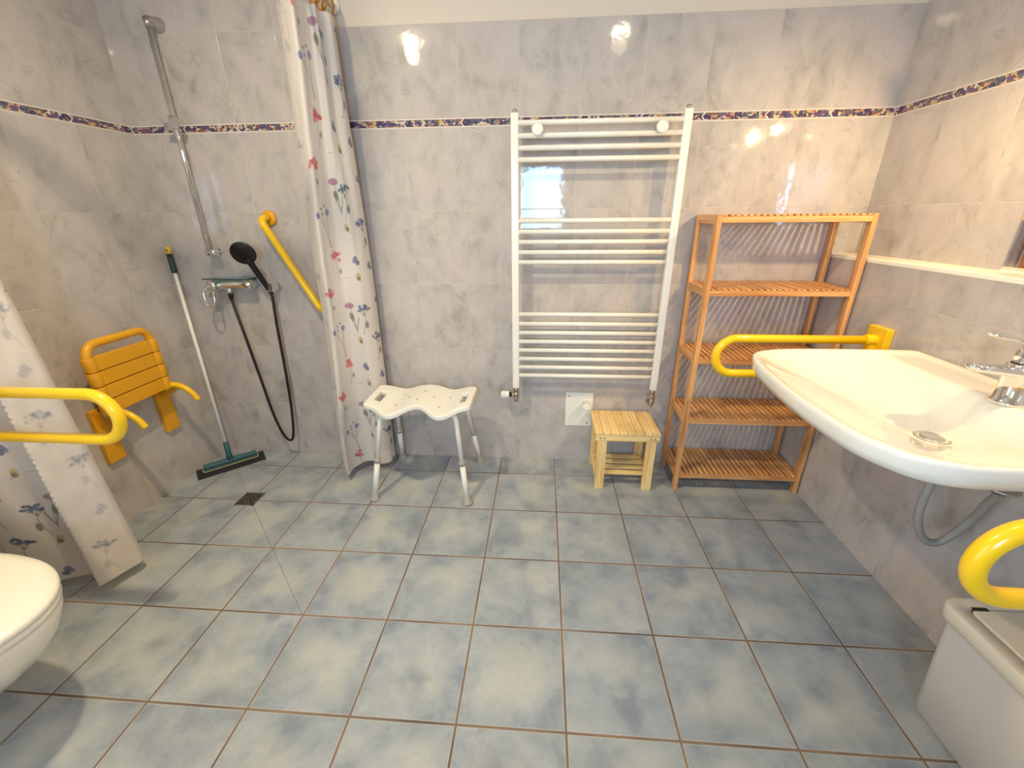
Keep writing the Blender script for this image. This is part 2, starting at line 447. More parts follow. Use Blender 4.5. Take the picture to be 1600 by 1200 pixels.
# ------------------------------------------------------------------ the room
XL = -1.9858; SKEW = -0.034                     # left wall, slightly out of square
XR = 1.3333; XLOW = 1.2156; LEDGE_Z = 1.1410
X0 = -0.1994                                     # a vertical joint of the back wall
def wl_x(y): return XL + SKEW * (-y)
b = MB(); b.box(-2.4, REAR_Y - 0.1, -0.06, XR + 0.1, 0.1, 0.0)
struct(obj('floor', b, 'floor'))
b = MB(); b.box(-2.4, REAR_Y - 0.1, CEIL_Z, XR + 0.1, 0.1, CEIL_Z + 0.06)
struct(obj('ceiling', b, 'ceiling'))
# back wall: tiled, with painted plaster above the tiles outside the shower
b = MB(); TOPZ = 2.0384; SHX = -0.965
b.box(-2.2, 0.0, -0.05, XR + 0.1, 0.10, TOPZ, 0)
b.box(-2.2, 0.0, TOPZ, SHX, 0.10, CEIL_Z + 0.05, 0)
b.box(SHX, 0.006, TOPZ, XR + 0.1, 0.10, CEIL_Z + 0.05, 1)
struct(obj('wall_back', b, ['tile', 'plaster'], origin=(X0, 0, 0)))
# left wall in its own rotated frame so the joints run from the corner
b = MB(); b.box(-0.05, 0.0, -0.05, -ADDED_DOORWAY[1], 0.10, CEIL_Z + 0.05, 0); b.box(-ADDED_DOORWAY[1], 0.0, ADDED_DOORWAY[2], -ADDED_DOORWAY[0], 0.10, CEIL_Z + 0.05, 0); b.box(-ADDED_DOORWAY[0], 0.0, -0.05, 3.3, 0.10, CEIL_Z + 0.05, 0)
o = struct(obj('wall_left', b, 'tile')); o.location = (XL, 0, 0)
o.rotation_euler = (0, 0, math.atan2(-1, SKEW) )
for v in o.data.vertices: v.co.y = -v.co.y
o.data.flip_normals()
b = MB(); b.box(-0.05, 0.0, -0.05, 3.3, 0.10, TOPZ, 0); b.box(-0.05, 0.004, TOPZ, 3.3, 0.10, CEIL_Z + 0.05, 1)
o = struct(obj('wall_right', b, ['tile', 'plaster'])); o.location = (XR, 0, 0); o.rotation_euler = (0, 0, -PI / 2)
b = MB(); b.box(-0.0, 0.0, -0.02, 3.14, XR - XLOW + 0.01, LEDGE_Z - 0.016, 0)
o = struct(obj('wall_right_lower', b, 'tile')); o.location = (XLOW, 0, 0); o.rotation_euler = (0, 0, -PI / 2)
b = MB(); b.box(XLOW - 0.003, REAR_Y, LEDGE_Z - 0.016, XR + 0.01, 0.0, LEDGE_Z)
struct(obj('trim_1', b, 'ledge', bevel=0.003))
# rear wall with the window that lights the room
b = MB(); y0, y1 = REAR_Y - 0.12, REAR_Y
b.box(-2.4, y0, -0.05, WIN[0], y1, CEIL_Z + 0.05); b.box(WIN[1], y0, -0.05, XR + 0.1, y1, CEIL_Z + 0.05)
b.box(WIN[0], y0, -0.05, WIN[1], y1, WIN[2]); b.box(WIN[0], y0, WIN[3], WIN[1], y1, CEIL_Z + 0.05)
struct(obj('wall_front', b, 'ceiling'))
b = MB(); fw = 0.05
for a in ((WIN[0], WIN[2], WIN[1], WIN[2] + fw), (WIN[0], WIN[3] - fw, WIN[1], WIN[3]), (WIN[0], WIN[2], WIN[0] + fw, WIN[3]), (WIN[1] - fw, WIN[2], WIN[1], WIN[3])):
    b.box(a[0], REAR_Y - 0.07, a[1], a[2], REAR_Y - 0.01, a[3])
wf = struct(obj('window_1', b, 'pvc', origin=(WIN[0], REAR_Y, WIN[2]), bevel=0.003))
b = MB(); b.box(WIN[0] + fw, REAR_Y - 0.045, WIN[2] + fw, WIN[1] - fw, REAR_Y - 0.039, WIN[3] - fw)
obj('pane', b, 'pane', wf)

b = MB(); wx = wl_x(-2.6)  # frame of the added opening that the fill lamp shines through
for y in (ADDED_DOORWAY[0], ADDED_DOORWAY[1]): b.box(wx - 0.13, y - 0.03, 0, wx + 0.012, y + 0.03, ADDED_DOORWAY[2] + 0.03)
b.box(wx - 0.13, ADDED_DOORWAY[0], ADDED_DOORWAY[2] - 0.03, wx + 0.012, ADDED_DOORWAY[1], ADDED_DOORWAY[2] + 0.03)
struct(obj('added_doorway_1', b, 'pvc', origin=(wx, ADDED_DOORWAY[0], 0), bevel=0.003))

# ------------------------------------------------------------------ floor drain
dx, dy = DRX, DRY
t = tag(empty('floor_drain', (dx, dy, 0)), 'small square metal drain grate set in the shower floor', 'drain')
b = MB(); h = 0.050
for a in ((-h, -h, h, -h + 0.006), (-h, h - 0.006, h, h), (-h, -h, -h + 0.006, h), (h - 0.006, -h, h, h)): b.box(dx + a[0], dy + a[1], 0, dx + a[2], dy + a[3], 0.0025)
obj('frame', b, 'brass', t)
b = MB(); b.box(dx - h + 0.004, dy - h + 0.004, 0.0002, dx + h - 0.004, dy + h - 0.004, 0.0008, 0)
for hh in (0.037, 0.024, 0.011):
    w = 0.0042
    for a in ((-hh, -hh, hh, -hh + w), (-hh, hh - w, hh, hh), (-hh, -hh, -hh + w, hh), (hh - w, -hh, hh, hh)): b.box(dx + a[0], dy + a[1], 0.0006, dx + a[2], dy + a[3], 0.0022, 1)
obj('grate', b, ['dark', 'brass'], t)

# ------------------------------------------------------------------ towel radiator
RY_ = -0.085; PXL, PXR = -0.214, 0.487
ZB, ZT = 0.478, 1.705
t = tag(empty('towel_radiator', ((PXL + PXR) / 2, RY_, ZB)), 'tall white ladder towel radiator mounted on the back wall', 'radiator')
for x in (PXL, PXR):
    b = MB(); b.box(x - 0.017, RY_ - 0.012, ZB, x + 0.017, RY_ + 0.022, ZT)
    obj('post', b, 'enamel', t, bevel=0.006, seg=3)
    b = MB(); b.cyl((x, RY_ + 0.004, ZT), (x, RY_ + 0.004, ZT + 0.012), 0.009); obj('cap', b, 'brass', t)
zs = [1.668, 1.621, 1.576, 1.532, 1.289, 1.243, 1.199, 1.154, 1.110, 0.866, 0.819, 0.774, 0.729, 0.684, 0.639, 0.594, 0.549]
for z in zs:
    b = MB(); b.cyl((PXL + 0.01, RY_, z), (PXR - 0.01, RY_, z), 0.0105, 20); obj('rung', b, 'enamel', t)
for x, z in ((-0.118, 1.641), (0.386, 1.641)):
    b = MB(); b.cyl((x, -0.0013, z), (x, RY_ - 0.012, z), 0.010)
    b.lathe([(0.020, 0), (0.024, 0.003), (0.024, 0.010), (0.018, 0.014)], (x, RY_ - 0.010, z), (0, -1, 0)); obj('wall_fixing', b, 'enamel', t)
for x in (-0.118, 0.386):
    b = MB(); b.box(x - 0.015, -0.0065, 0.598, x + 0.015, -0.0013, 0.610); b.box(x - 0.003, -0.0075, 0.601, x + 0.003, -0.005, 0.607, 1)
    obj('lower_clip', b, ['white_plastic', 'dark'], t, bevel=0.001)
# valves: thermostat head to the left, plain lockshield at the right
vb = MB(); x = PXL; y = RY_ + 0.003
vb.lathe([(0.012, 0), (0.014, 0.004), (0.014, 0.014), (0.011, 0.018), (0.011, 0.026)], (x, y, ZB), (0, 0, -1), 8)
vb.lathe([(0.010, 0), (0.015, 0.006), (0.015, 0.026), (0.010, 0.032)], (x, y, ZB - 0.024), (0, 0, -1))
vb.cyl((x, y, ZB - 0.040), (x - 0.030, y, ZB - 0.040), 0.009)
vb.tube(fillet([(x, y, ZB - 0.05), (x, y, ZB - 0.078), (x, -0.004, ZB - 0.085)], 0.012), 0.009)
va = obj('valve', vb, 'brass', t)
b = MB(); b.lathe([(0.013, 0), (0.013, 0.010)], (x - 0.026, y, ZB - 0.040), (-1, 0, 0)); obj('collar', b, 'black', va)
b = MB(); b.lathe([(0.016, 0), (0.020, 0.004), (0.020, 0.016), (0.017, 0.020), (0.017, 0.040), (0.013, 0.044)], (x - 0.036, y, ZB - 0.040), (-1, 0, 0), 12)
for k in range(12):
    a = 2 * PI * k / 12; b.box(x - 0.076, y + 0.016 * math.cos(a) - 0.002, ZB - 0.040 + 0.016 * math.sin(a) - 0.002, x - 0.056, y + 0.016 * math.cos(a) + 0.002, ZB - 0.040 + 0.016 * math.sin(a) + 0.002)
obj('thermostat_head', b, 'enamel', va)
vb = MB(); x = PXR
vb.lathe([(0.012, 0), (0.014, 0.004), (0.014, 0.014), (0.011, 0.018), (0.011, 0.026)], (x, y, ZB), (0, 0, -1), 8)
vb.lathe([(0.010, 0), (0.015, 0.006), (0.015, 0.020), (0.011, 0.026), (0.014, 0.03), (0.014, 0.046), (0.010, 0.05)], (x, y, ZB - 0.024), (0, 0, -1), 8)
vb.cyl((x, y, ZB - 0.034), (x - 0.020, y - 0.010, ZB - 0.030), 0.010)
vb.tube(fillet([(x, y, ZB - 0.06), (x, y, ZB - 0.090), (x, -0.004, ZB - 0.095)], 0.012), 0.009)
obj('valve', vb, 'brass', t)

# white access plate with its own knob
t = tag(empty('access_plate', (0.125, 0, 0.22)), 'white square wall cover plate with a small ribbed knob, behind the wooden stool', 'cover plate')
b = MB(); b.box(0.052, -0.004, 0.222, 0.200, 0.0, 0.422); obj('plate', b, 'enamel', t, bevel=0.002)
for q in ((0.070, 0.400), (0.174, 0.240)):
    b = MB(); b.lathe([(0.004, 0), (0.004, 0.001)], (q[0], -0.004, q[1]), (0, -1, 0), 12)
    obj('screw', b, 'dark', t)
b = MB(); kx, kz = 0.160, 0.358
b.lathe([(0.016, 0), (0.018, 0.004), (0.018, 0.03), (0.022, 0.034), (0.022, 0.050), (0.018, 0.056), (0.010, 0.058)], (kx, -0.004, kz), (0, -1, 0), 24)
for k in range(12):
    a = 2 * PI * k / 12; b.cyl((kx + 0.021 * math.cos(a), -0.040, kz + 0.021 * math.sin(a)), (kx + 0.020 * math.cos(a), -0.060, kz + 0.020 * math.sin(a)), 0.003, 8)
obj('knob', b, 'enamel', t)

# ------------------------------------------------------------------ bamboo shelf
SX0, SX1, SY0, SY1 = 0.600, 1.206, -0.262, -0.012
t = tag(empty('bamboo_shelf', ((SX0 + SX1) / 2, (SY0 + SY1) / 2, 0)), 'tall bamboo rack of five slatted shelves in the right corner', 'shelf')
PW, PD = 0.020, 0.030
for x in (SX0, SX1 - PW):
    for y in (SY0, SY1 - PD):
        b = MB(); b.box(x, y, 0, x + PW, y + PD, 1.308)
        obj('post', b, 'bam_z', t, bevel=0.0015)
for zt in (1.308, 1.018, 0.712, 0.412, 0.104):
    b = MB()
    top = zt; fx0, fx1 = SX0 + PW, SX1 - PW
    top_shelf = zt > 1.2
    b.box(fx0, SY0 + 0.002, top - 0.030, fx1, SY0 + 0.014, top - 0.007, 0)          # front rail
    b.box(fx0, SY1 - 0.014, top - 0.030, fx1, SY1 - 0.002, top - 0.007, 0)          # back rail
    sh = obj('shelf', b, 'bam_x', t, bevel=0.001)
    for x in (SX0 + 0.001, SX1 - PW + 0.001):
        b = MB(); b.box(x, SY0 + PD, top - 0.034, x + PW - 0.002, SY1 - PD, top - 0.001)
        obj('side_rail', b, 'bam_y', sh, bevel=0.001)
    b = MB(); n = 23; pitch = (fx1 - fx0) / n
    for k in range(n):
        xx = fx0 + pitch * k + pitch * 0.15
        b.box(xx, SY0 + 0.000, top - 0.007, xx + pitch * 0.66, SY1 - 0.001, top + (0.0005 if top_shelf else 0.0))
    obj('slats', b, 'bam_y', sh, bevel=0.001)

# ------------------------------------------------------------------ wooden stool
t = tag(empty('wooden_stool', (0.345, -0.15, 0)), 'small square wooden stool with slatted top, beside the bamboo rack', 'stool')
AX0, AX1, AY0, AY1, AZ = 0.185, 0.500, -0.275, -0.020, 0.327
b = MB(); n = 8; pw = (AX1 - AX0) / n
for k in range(n): b.box(AX0 + pw * k + 0.001, AY0, AZ - 0.012, AX0 + pw * (k + 1) - 0.001, AY1, AZ)
obj('seat', b, 'st_y', t, bevel=0.0018)
b = MB(); b.box(AX0 + 0.002, AY0 + 0.002, AZ - 0.046, AX1 - 0.002, AY0 + 0.018, AZ - 0.0125); ap = obj('apron', b, 'st_x', t, bevel=0.0015)
for x in (0.212, 0.232, 0.455, 0.475):
    b = MB(); b.lathe([(0.0042, 0), (0.0042, 0.0015), (0.002, 0.0008)], (x, AY0 + 0.002, AZ - 0.030), (0, -1, 0), 12)
    obj('screw', b, 'brass', ap)
b = MB(); b.box(AX0 + 0.002, AY1 - 0.018, AZ - 0.046, AX1 - 0.002, AY1 - 0.002, AZ - 0.0125); obj('apron', b, 'st_x', t, bevel=0.0015)
for x in (AX0 + 0.008, AX1 - 0.024):
    b = MB(); b.box(x, AY0 + 0.018, AZ - 0.046, x + 0.016, AY1 - 0.018, AZ - 0.0125); obj('apron', b, 'st_y', t, bevel=0.0015)
for x in (AX0 + 0.014, AX1 - 0.062):
    for y in (AY0 + 0.004, AY1 - 0.026):
        b = MB(); b.box(x, y, 0, x + 0.046, y + 0.022, AZ - (0.046 if y < -0.15 else 0.046)); obj('leg', b, 'st_z', t, bevel=0.0018)
b = MB()
for k in range(4):
    y = AY0 + 0.030 + k * 0.052; b.box(AX0 + 0.030, y, 0.070, AX1 - 0.034, y + 0.030, 0.081)
obj('lower_shelf', b, 'st_x', t, bevel=0.0015)
for x in (AX0 + 0.016, AX1 - 0.034):
    b = MB(); b.box(x, AY0 + 0.026, 0.045, x + 0.016, AY1 - 0.026, 0.070)
    obj('stretcher', b, 'st_y', t, bevel=0.0015)

# ------------------------------------------------------------------ shower stool
CX, CY = -0.660, -0.262
t = tag(empty('shower_stool', (CX, CY, 0)), 'white plastic shower stool with four splayed metal legs by the curtain', 'stool')
def seat_xy(u, v):
    # u,v in -1..1; front has a notch in the middle, the back bulges
    x = 0.252 * u
    yf = -0.128 - 0.052 * math.exp(-((abs(u) - 0.46) / 0.24) ** 2) + 0.016 * math.exp(-(u / 0.22) ** 2)
    yb = 0.112 + 0.036 * (1 - u * u)
    y = yf + (yb - yf) * (v + 1) / 2
    r = max(0.0, abs(u) - 0.93) / 0.07
    y *= (1 - 0.10 * r * r)
    z = 0.497 + 0.012 * (abs(u) ** 2.2) - 0.020 * math.exp(-((abs(u) - 0.50) / 0.24) ** 2) + 0.004 * math.exp(-(u / 0.25) ** 2)
    return Vector((CX + x, CY + y, z))
b = MB(); NU, NV = 48, 26; g = {}
for i in range(NU + 1):
    for j in range(NV + 1): g[i, j] = b.bm.verts.new(seat_xy(-1 + 2 * i / NU, -1 + 2 * j / NV))
for i in range(NU):
    for j in range(NV):
        u = -1 + 2 * (i + 0.5) / NU; v = -1 + 2 * (j + 0.5) / NV
        if 0.76 < abs(u) < 0.88 and abs(v + 0.05) < 0.42: continue
        b.face([g[i, j], g[i + 1, j], g[i + 1, j + 1], g[i, j + 1]], 0, True)
st = obj('seat', b, 'white_plastic', t, solid=0.024, bevel=0.005, seg=3)
st.data.flip_normals() if st.data.polygons[0].normal.z < 0 else None
for u, v in ((-0.42, 0.45), (-0.44, -0.35), (-0.28, 0.05), (0.0, 0.30), (-0.06, -0.45), (0.22, -0.02), (0.40, -0.45), (0.52, 0.30)):
    p = seat_xy(u, v); b = MB(); b.lathe([(0.0048, 0), (0.0048, 0.0008)], (p.x, p.y, p.z + 0.0002), (0, 0, 1), 14)
    obj('drain_hole', b, 'hole', st)
feet = [(-0.905, -0.425, -1, -1), (-0.434, -0.432, 1, -1), (-0.884, -0.046, -1, 1), (-0.424, -0.052, 1, 1)]
for fx, fy, sx, sy in feet:
    top = Vector((CX + sx * 0.10, CY + sy * 0.055, 0.468)); knee = Vector((CX + sx * 0.178, CY + sy * 0.106, 0.462)); ft = Vector((fx, fy, 0.0))
    cl = knee + (ft - knee) * 0.54
    b = MB(); b.tube(fillet([top, knee, cl], 0.065, 10), 0.0115, 18); lg = obj('leg', b, 'enamel', t)
    b = MB(); b.cyl(cl, knee + (ft - knee) * 0.965, 0.0135, 20); obj('leg_extension', b, 'enamel', lg)
    d = (ft - knee).normalized()
    b = MB(); b.cyl(cl - d * 0.010, cl + d * 0.010, 0.0165, 20); obj('clip', b, 'grey_rubber', lg)
    if sy > 0 or True:
        b = MB(); side = Vector((0, -1, 0))
        for k in range(7):
            c = knee + (ft - knee) * (0.62 + 0.048 * k) + side * 0.0132 + (Vector((0.006, 0, 0)) if sx < 0 else Vector((-0.006, 0, 0)))
            b.lathe([(0.0028, 0), (0.0028, 0.0012)], c + Vector((0, 0.0015, 0)), side, 10)
        if sy > 0: obj('height_holes', b, 'dark', lg)
        else: b.bm.free()
    b = MB(); b.lathe([(0.025, 0), (0.027, 0.004), (0.026, 0.010), (0.019, 0.013), (0.018, 0.034), (0.016, 0.036)], ft, -d * (1 if d.z < 0 else -1), 26)
    rf = obj('rubber_foot', b, 'grey_rubber', lg)
    for v in rf.data.vertices: v.co.z = max(v.co.z, 0.0004)

# ------------------------------------------------------------------ shower rail, mixer, hand shower
sx = -1.722; sy = -0.060
t = tag(empty('shower_slide_rail', (sx, 0, 1.16)), 'chrome vertical shower slide rail on the tiled wall above the mixer', 'shower rail')
b = MB(); b.cyl((sx, sy, 1.150), (sx, sy, 2.065), 0.0105); obj('rail', b, 'chrome', t)
b = MB(); b.lathe([(0.027, 0), (0.027, 0.006), (0.020, 0.03), (0.015, 0.062), (0.006, 0.070)], (sx, 0, 2.070), (0, -1, 0)); b.cyl((sx, sy, 2.075), (sx, sy, 2.045), 0.014); obj('bracket', b, 'steel', t)
b = MB(); b.lathe([(0.016, 0), (0.016, 0.07), (0.010, 0.075)], (sx, 0, 1.158), (0, -1, 0)); b.cyl((sx, sy, 1.172), (sx, sy, 1.144), 0.014)
obj('bracket', b, 'steel', t)
b = MB(); b.cyl((sx + 0.012, sy, 1.160), (sx + 0.075, sy - 0.004, 1.162), 0.0022, 10); b.lathe([(0.018, 0), (0.018, 0.036)], (sx + 0.004, sy, 1.158), (1, 0, 0)); obj('hose_clip', b, 'chrome', t)
b = MB(); b.cyl((sx, sy, 1.730), (sx, sy, 1.675), 0.019); b.cyl((sx - 0.04, sy - 0.004, 1.692), (sx + 0.028, sy - 0.004, 1.692), 0.015)
b.lathe([(0.014, 0), (0.018, 0.01), (0.018, 0.034)], (sx + 0.012, sy - 0.012, 1.712), (0.5, -0.6, -0.3)); obj('slider', b, 'chrome', t)

mx = -1.650; mz = 0.995
t = tag(empty('shower_mixer', (mx, 0, mz)), 'chrome single lever shower mixer tap under a small glass shelf', 'mixer tap')
b = MB()
b.lathe([(0.022, 0), (0.029, 0.004), (0.029, 0.052), (0.025, 0.060)], (mx - 0.075, 0, mz + 0.006), (0, -1, 0), 28)
b.lathe([(0.022, 0), (0.029, 0.004), (0.029, 0.052), (0.025, 0.060)], (mx + 0.075, 0, mz + 0.006), (0, -1, 0), 28)
b.tube([(mx - 0.098, -0.060, mz + 0.004), (mx - 0.090, -0.060, mz + 0.005), (mx - 0.03, -0.060, mz + 0.006), (mx + 0.05, -0.060, mz + 0.008), (mx + 0.100, -0.060, mz + 0.008), (mx + 0.112, -0.060, mz + 0.008)], [0.018, 0.026, 0.022, 0.022, 0.026, 0.018], 24)
b.cyl((mx - 0.02, -0.060, mz - 0.012), (mx - 0.02, -0.060, mz - 0.036), 0.012)
bd = obj('body', b, 'chrome', t)
b = MB(); b.lathe([(0.024, 0), (0.028, 0.006), (0.028, 0.026), (0.020, 0.034)], (mx - 0.078, -0.072, mz + 0.004), (-0.25, -1, 0), 24)
b.tube(spline([(mx - 0.086, -0.105, mz + 0.006), (mx - 0.112, -0.118, mz - 0.020), (mx - 0.104, -0.126, mz - 0.080), (mx - 0.082, -0.126, mz - 0.092), (mx - 0.064, -0.122, mz - 0.070), (mx - 0.066, -0.112, mz - 0.018)], 8), 0.0048, 12)
obj('lever', b, 'chrome', t)
b = MB(); b.box(mx - 0.130, -0.088, mz + 0.034, mx + 0.110, -0.0, mz + 0.040); obj('glass_shelf', b, 'glass', t, bevel=0.001)

hx = -1.462; hz = 0.992
t = tag(empty('hand_shower', (hx, 0, hz)), 'black hand shower with long black hose held in a wall bracket', 'hand shower')
b = MB(); b.lathe([(0.020, 0), (0.022, 0.004), (0.022, 0.012), (0.016, 0.018), (0.014, 0.04)], (hx + 0.014, 0, hz - 0.006), (0, -1, 0))
b.box(hx - 0.006, -0.066, hz - 0.026, hx + 0.030, -0.034, hz + 0.016); obj('holder', b, 'chrome', t, bevel=0.006, seg=3)
hd = Vector((-1.500, -0.118, 1.150)); hn = Vector((hx, -0.052, hz - 0.020)); e = (hd - hn)
b = MB(); b.tube(spline([hn - e * 0.10, hn, hn + e * 0.30, hn + e * 0.62, hn + e * 0.80, hn + e * 0.92], 6),
                 [0.0095 + 0.005 * min(1, i / 14) + (0.006 * max(0, (i - 20) / 10)) for i in range(31)], 18)
obj('handle', b, 'black', t)
nrm = Vector((0.22, -0.80, -0.34)).normalized()
b = MB(); b.lathe([(0.004, -0.022), (0.026, -0.019), (0.048, -0.007), (0.056, 0.004), (0.055, 0.009), (0.048, 0.011), (0.0, 0.012)], hd + Vector((-0.006, 0, 0.010)), nrm, 40)
hh = obj('head', b, 'black', t)
b = MB()
e1 = nrm.cross(Vector((0, 0, 1))).normalized(); e2 = nrm.cross(e1)
for r, k in ((0.010, 6), (0.021, 12), (0.032, 18)):
    for i in range(k):
        a = 2 * PI * i / k; c = hd + Vector((-0.006, 0, 0.010)) + nrm * 0.0108 + (e1 * math.cos(a) + e2 * math.sin(a)) * r
        b.lathe([(0.0016, 0), (0.0012, 0.002)], c, nrm, 6)
obj('nozzles', b, 'rubber', hh)
b = MB(); hp = spline([(mx - 0.02, -0.060, mz - 0.046), (mx - 0.018, -0.062, mz - 0.085), (-1.640, -0.075, 0.760), (-1.606, -0.082, 0.500), (-1.585, -0.082, 0.300), (-1.560, -0.078, 0.170), (-1.532, -0.072, 0.118), (-1.505, -0.068, 0.150),
                       (-1.482, -0.064, 0.320), (-1.468, -0.062, 0.560), (-1.460, -0.060, 0.800), (hx + 0.004, -0.050, hz - 0.070), (hx + 0.002, -0.048, hz - 0.030)], 10)
b.tube(hp, 0.0072, 14); obj('hose', b, 'hose', t)
b = MB(); b.lathe([(0.012, 0), (0.0135, 0.004), (0.0105, 0.03)], (mx - 0.02, -0.060, mz - 0.037), (0, 0, -1), 8); obj('nut', b, 'black', t)

# ------------------------------------------------------------------ angled grab bar
t = tag(empty('grab_bar', (-1.42, 0, 1.31)), 'yellow grab bar fixed diagonally on the shower wall', 'grab bar')
g0 = Vector((-1.415, 0, 1.310)); g1 = Vector((-1.195, 0, 0.868))
b = MB(); b.tube(fillet([g0, g0 + Vector((-0.004, -0.075, 0)), g1 + Vector((0.004, -0.075, 0)), g1], 0.040, 10), 0.0165, 20); obj('bar', b, 'yellow', t)
for q in (g0, g1):
    b = MB(); b.lathe([(0.036, 0), (0.036, 0.006), (0.030, 0.012), (0.018, 0.014)], q, (0, -1, 0)); obj('flange', b, 'ochre', t)

# ------------------------------------------------------------------ fold-up shower seat on the left wall
t = tag(empty('folding_shower_seat', (wl_x(-0.48), -0.48, 0.30)), 'yellow slatted folding shower seat folded up against the left wall', 'shower seat')
sX = -1.905; yL, yR = -0.628, -0.338
b = MB(); b.tube(fillet([(sX, yL, 0.550), (sX, yL, 0.845), (sX, yR, 0.845), (sX, yR, 0.550)], 0.055, 10), 0.0165, 20); obj('frame', b, 'ochre', t)
for k in range(4):
    z1 = 0.795 - 0.0625 * k; z0 = z1 - 0.058
    b = MB(); b.box(sX - 0.010, yL + 0.012, z0, sX + 0.014, yR - 0.012, z1)
    for y in (yL, yR): b.tube([(sX, y, z0), (sX, y, z1)], 0.0225, 20)
    obj('slat', b, 'ochre', t, bevel=0.002)
for y in (yL + 0.030, yR + 0.036):
    wx = wl_x(y)
    b = MB(); b.box(wx, y - 0.038, 0.300, wx + 0.022, y + 0.038, 0.555)
    br = obj('wall_bracket', b, 'ochre', t, bevel=0.003)
    b = MB(); b.prism([(wx + 0.02, y - 0.020, 0.545), (sX + 0.012, y - 0.020, 0.560), (sX + 0.020, y - 0.020, 0.530), (sX - 0.020, y - 0.020, 0.500), (wx + 0.02, y - 0.020, 0.475)], (0, 0.040, 0))
    obj('hinge', b, 'ochre', br, bevel=0.003)
    b = MB(); b.tube(spline([(sX - 0.02, y - 0.026, 0.540), (sX + 0.015, y - 0.024, 0.560), (sX + 0.06, y - 0.020, 0.552), (sX + 0.100, y - 0.016, 0.520), (sX + 0.122, y - 0.012, 0.478)], 8), 0.0135, 16)
    obj('arm', b, 'yellow', br)

# ------------------------------------------------------------------ squeegee
qa = Vector((-1.930, -0.318, 0)); qb = Vector((-1.692, -0.092, 0)); qd = (qb - qa).normalized(); qn = Vector((qd.y, -qd.x, 0)); qc = (qa + qb) / 2
t = tag(empty('floor_squeegee', qc), 'floor squeegee with black rubber blade and teal head, pole leaning in the corner', 'squeegee')
def along(s, n, z): return qc + qd * s + qn * n + Vector((0, 0, z))
L = 0.164
tl = Vector((0.0, 0.0, 0.0))
b = MB(); b.hexa([along(-L, 0.012, 0.0), along(L, 0.012, 0.0), along(L, -0.004, 0.0), along(-L, -0.004, 0.0), along(-L * 0.985, 0.002, 0.050), along(L * 0.985, 0.002, 0.050), along(L * 0.985, -0.012, 0.050), along(-L * 0.985, -0.012, 0.050)])
obj('blade', b, 'rubber', t)
b = MB(); b.hexa([along(-0.128, 0.006, 0.036), along(0.128, 0.006, 0.036), along(0.128, -0.024, 0.036), along(-0.128, -0.024, 0.036), along(-0.126, -0.004, 0.064), along(0.126, -0.004, 0.064), along(0.126, -0.024, 0.064), along(-0.126, -0.024, 0.064)])
hd_ = obj('head', b, 'teal', t, bevel=0.003)
b = MB(); b.tube(fillet([along(-0.131, 0.002, 0.052), along(-0.131, 0.009, 0.034), along(0.131, 0.009, 0.034), along(0.131, 0.002, 0.052)], 0.008), 0.0016, 8); obj('edging', b, 'lime', hd_)
pb = along(0, -0.014, 0.058); pt = Vector((-1.958, -0.034, 1.180)); pd = (pt - pb).normalized()
b = MB(); b.tube([pb, pb + pd * 0.03, pb + pd * 0.10], [0.017, 0.013, 0.0125], 16); obj('socket', b, 'teal', t)
b = MB(); b.cyl(pb + pd * 0.09, pb + pd * 1.06, 0.0085, 14); obj('pole', b, 'white_plastic', t)
e_ = (pt - pb).length
b = MB(); b.tube([pb + pd * (e_ - 0.125), pb + pd * (e_ - 0.115), pb + pd * (e_ - 0.03)], [0.011, 0.0135, 0.0125], 16); gr = obj('grip', b, 'tealdark', t)
b = MB(); b.tube([pb + pd * (e_ - 0.032), pb + pd * (e_ - 0.004), pb + pd * (e_ + 0.004)], [0.013, 0.0125, 0.008], 16)
b.lathe([(0.004, 0), (0.004, 0.001)], pb + pd * (e_ - 0.012) + Vector((0.004, -0.0118, 0)), (0.3, -1, 0), 10, 1)
obj('hanging_tip', b, ['orangetip', 'dark'], t)

# ------------------------------------------------------------------ fold-down support rails
def support_rail(name, side, wall_x, y, tip_x, label, zt=0.857, zb=0.712):
    s = 1 if wall_x > 0 else -1
    t = tag(empty(name, (wall_x, y, 0.65)), label, 'grab rail')
    b = MB(); b.box(min(wall_x, wall_x - s * 0.026), y - 0.048, 0.640, max(wall_x, wall_x - s * 0.026), y + 0.048, 0.908); pl = obj('wall_plate', b, 'yellow', t, bevel=0.004, seg=3)
    r = (zt - zb) / 2; cxr = tip_x + s * r
    pts = [(wall_x - s * 0.03, y, zt)] + [(cxr - s * r * math.sin(PI * k / 20), y, (zt + zb) / 2 + r * math.cos(PI * k / 20)) for k in range(21)] + [(wall_x - s * 0.03, y, zb)]
    b = MB(); b.tube(pts, 0.0165, 24); obj('rail', b, 'yellow', t)
    b = MB()
    for z in (zt, zb): b.cyl((wall_x - s * 0.020, y, z), (wall_x - s * 0.062, y, z), 0.021)
    b.box(min(wall_x - s * 0.02, wall_x - s * 0.05), y - 0.014, zb, max(wall_x - s * 0.02, wall_x - s * 0.05), y + 0.014, zt)
    obj('hinge', b, 'yellow', t, bevel=0.003)
    return t
support_rail('support_rail', 1, XLOW, -0.450, 0.610, 'yellow folding support rail on the right wall between bamboo rack and washbasin')
support_rail('support_rail', 1, XLOW, -1.520, 0.620, 'yellow folding support rail on the near side of the washbasin, above the bin')
support_rail('support_rail', -1, wl_x(-1.1), -1.100, -1.292, 'yellow folding support rail sticking out from the left wall over the toilet')

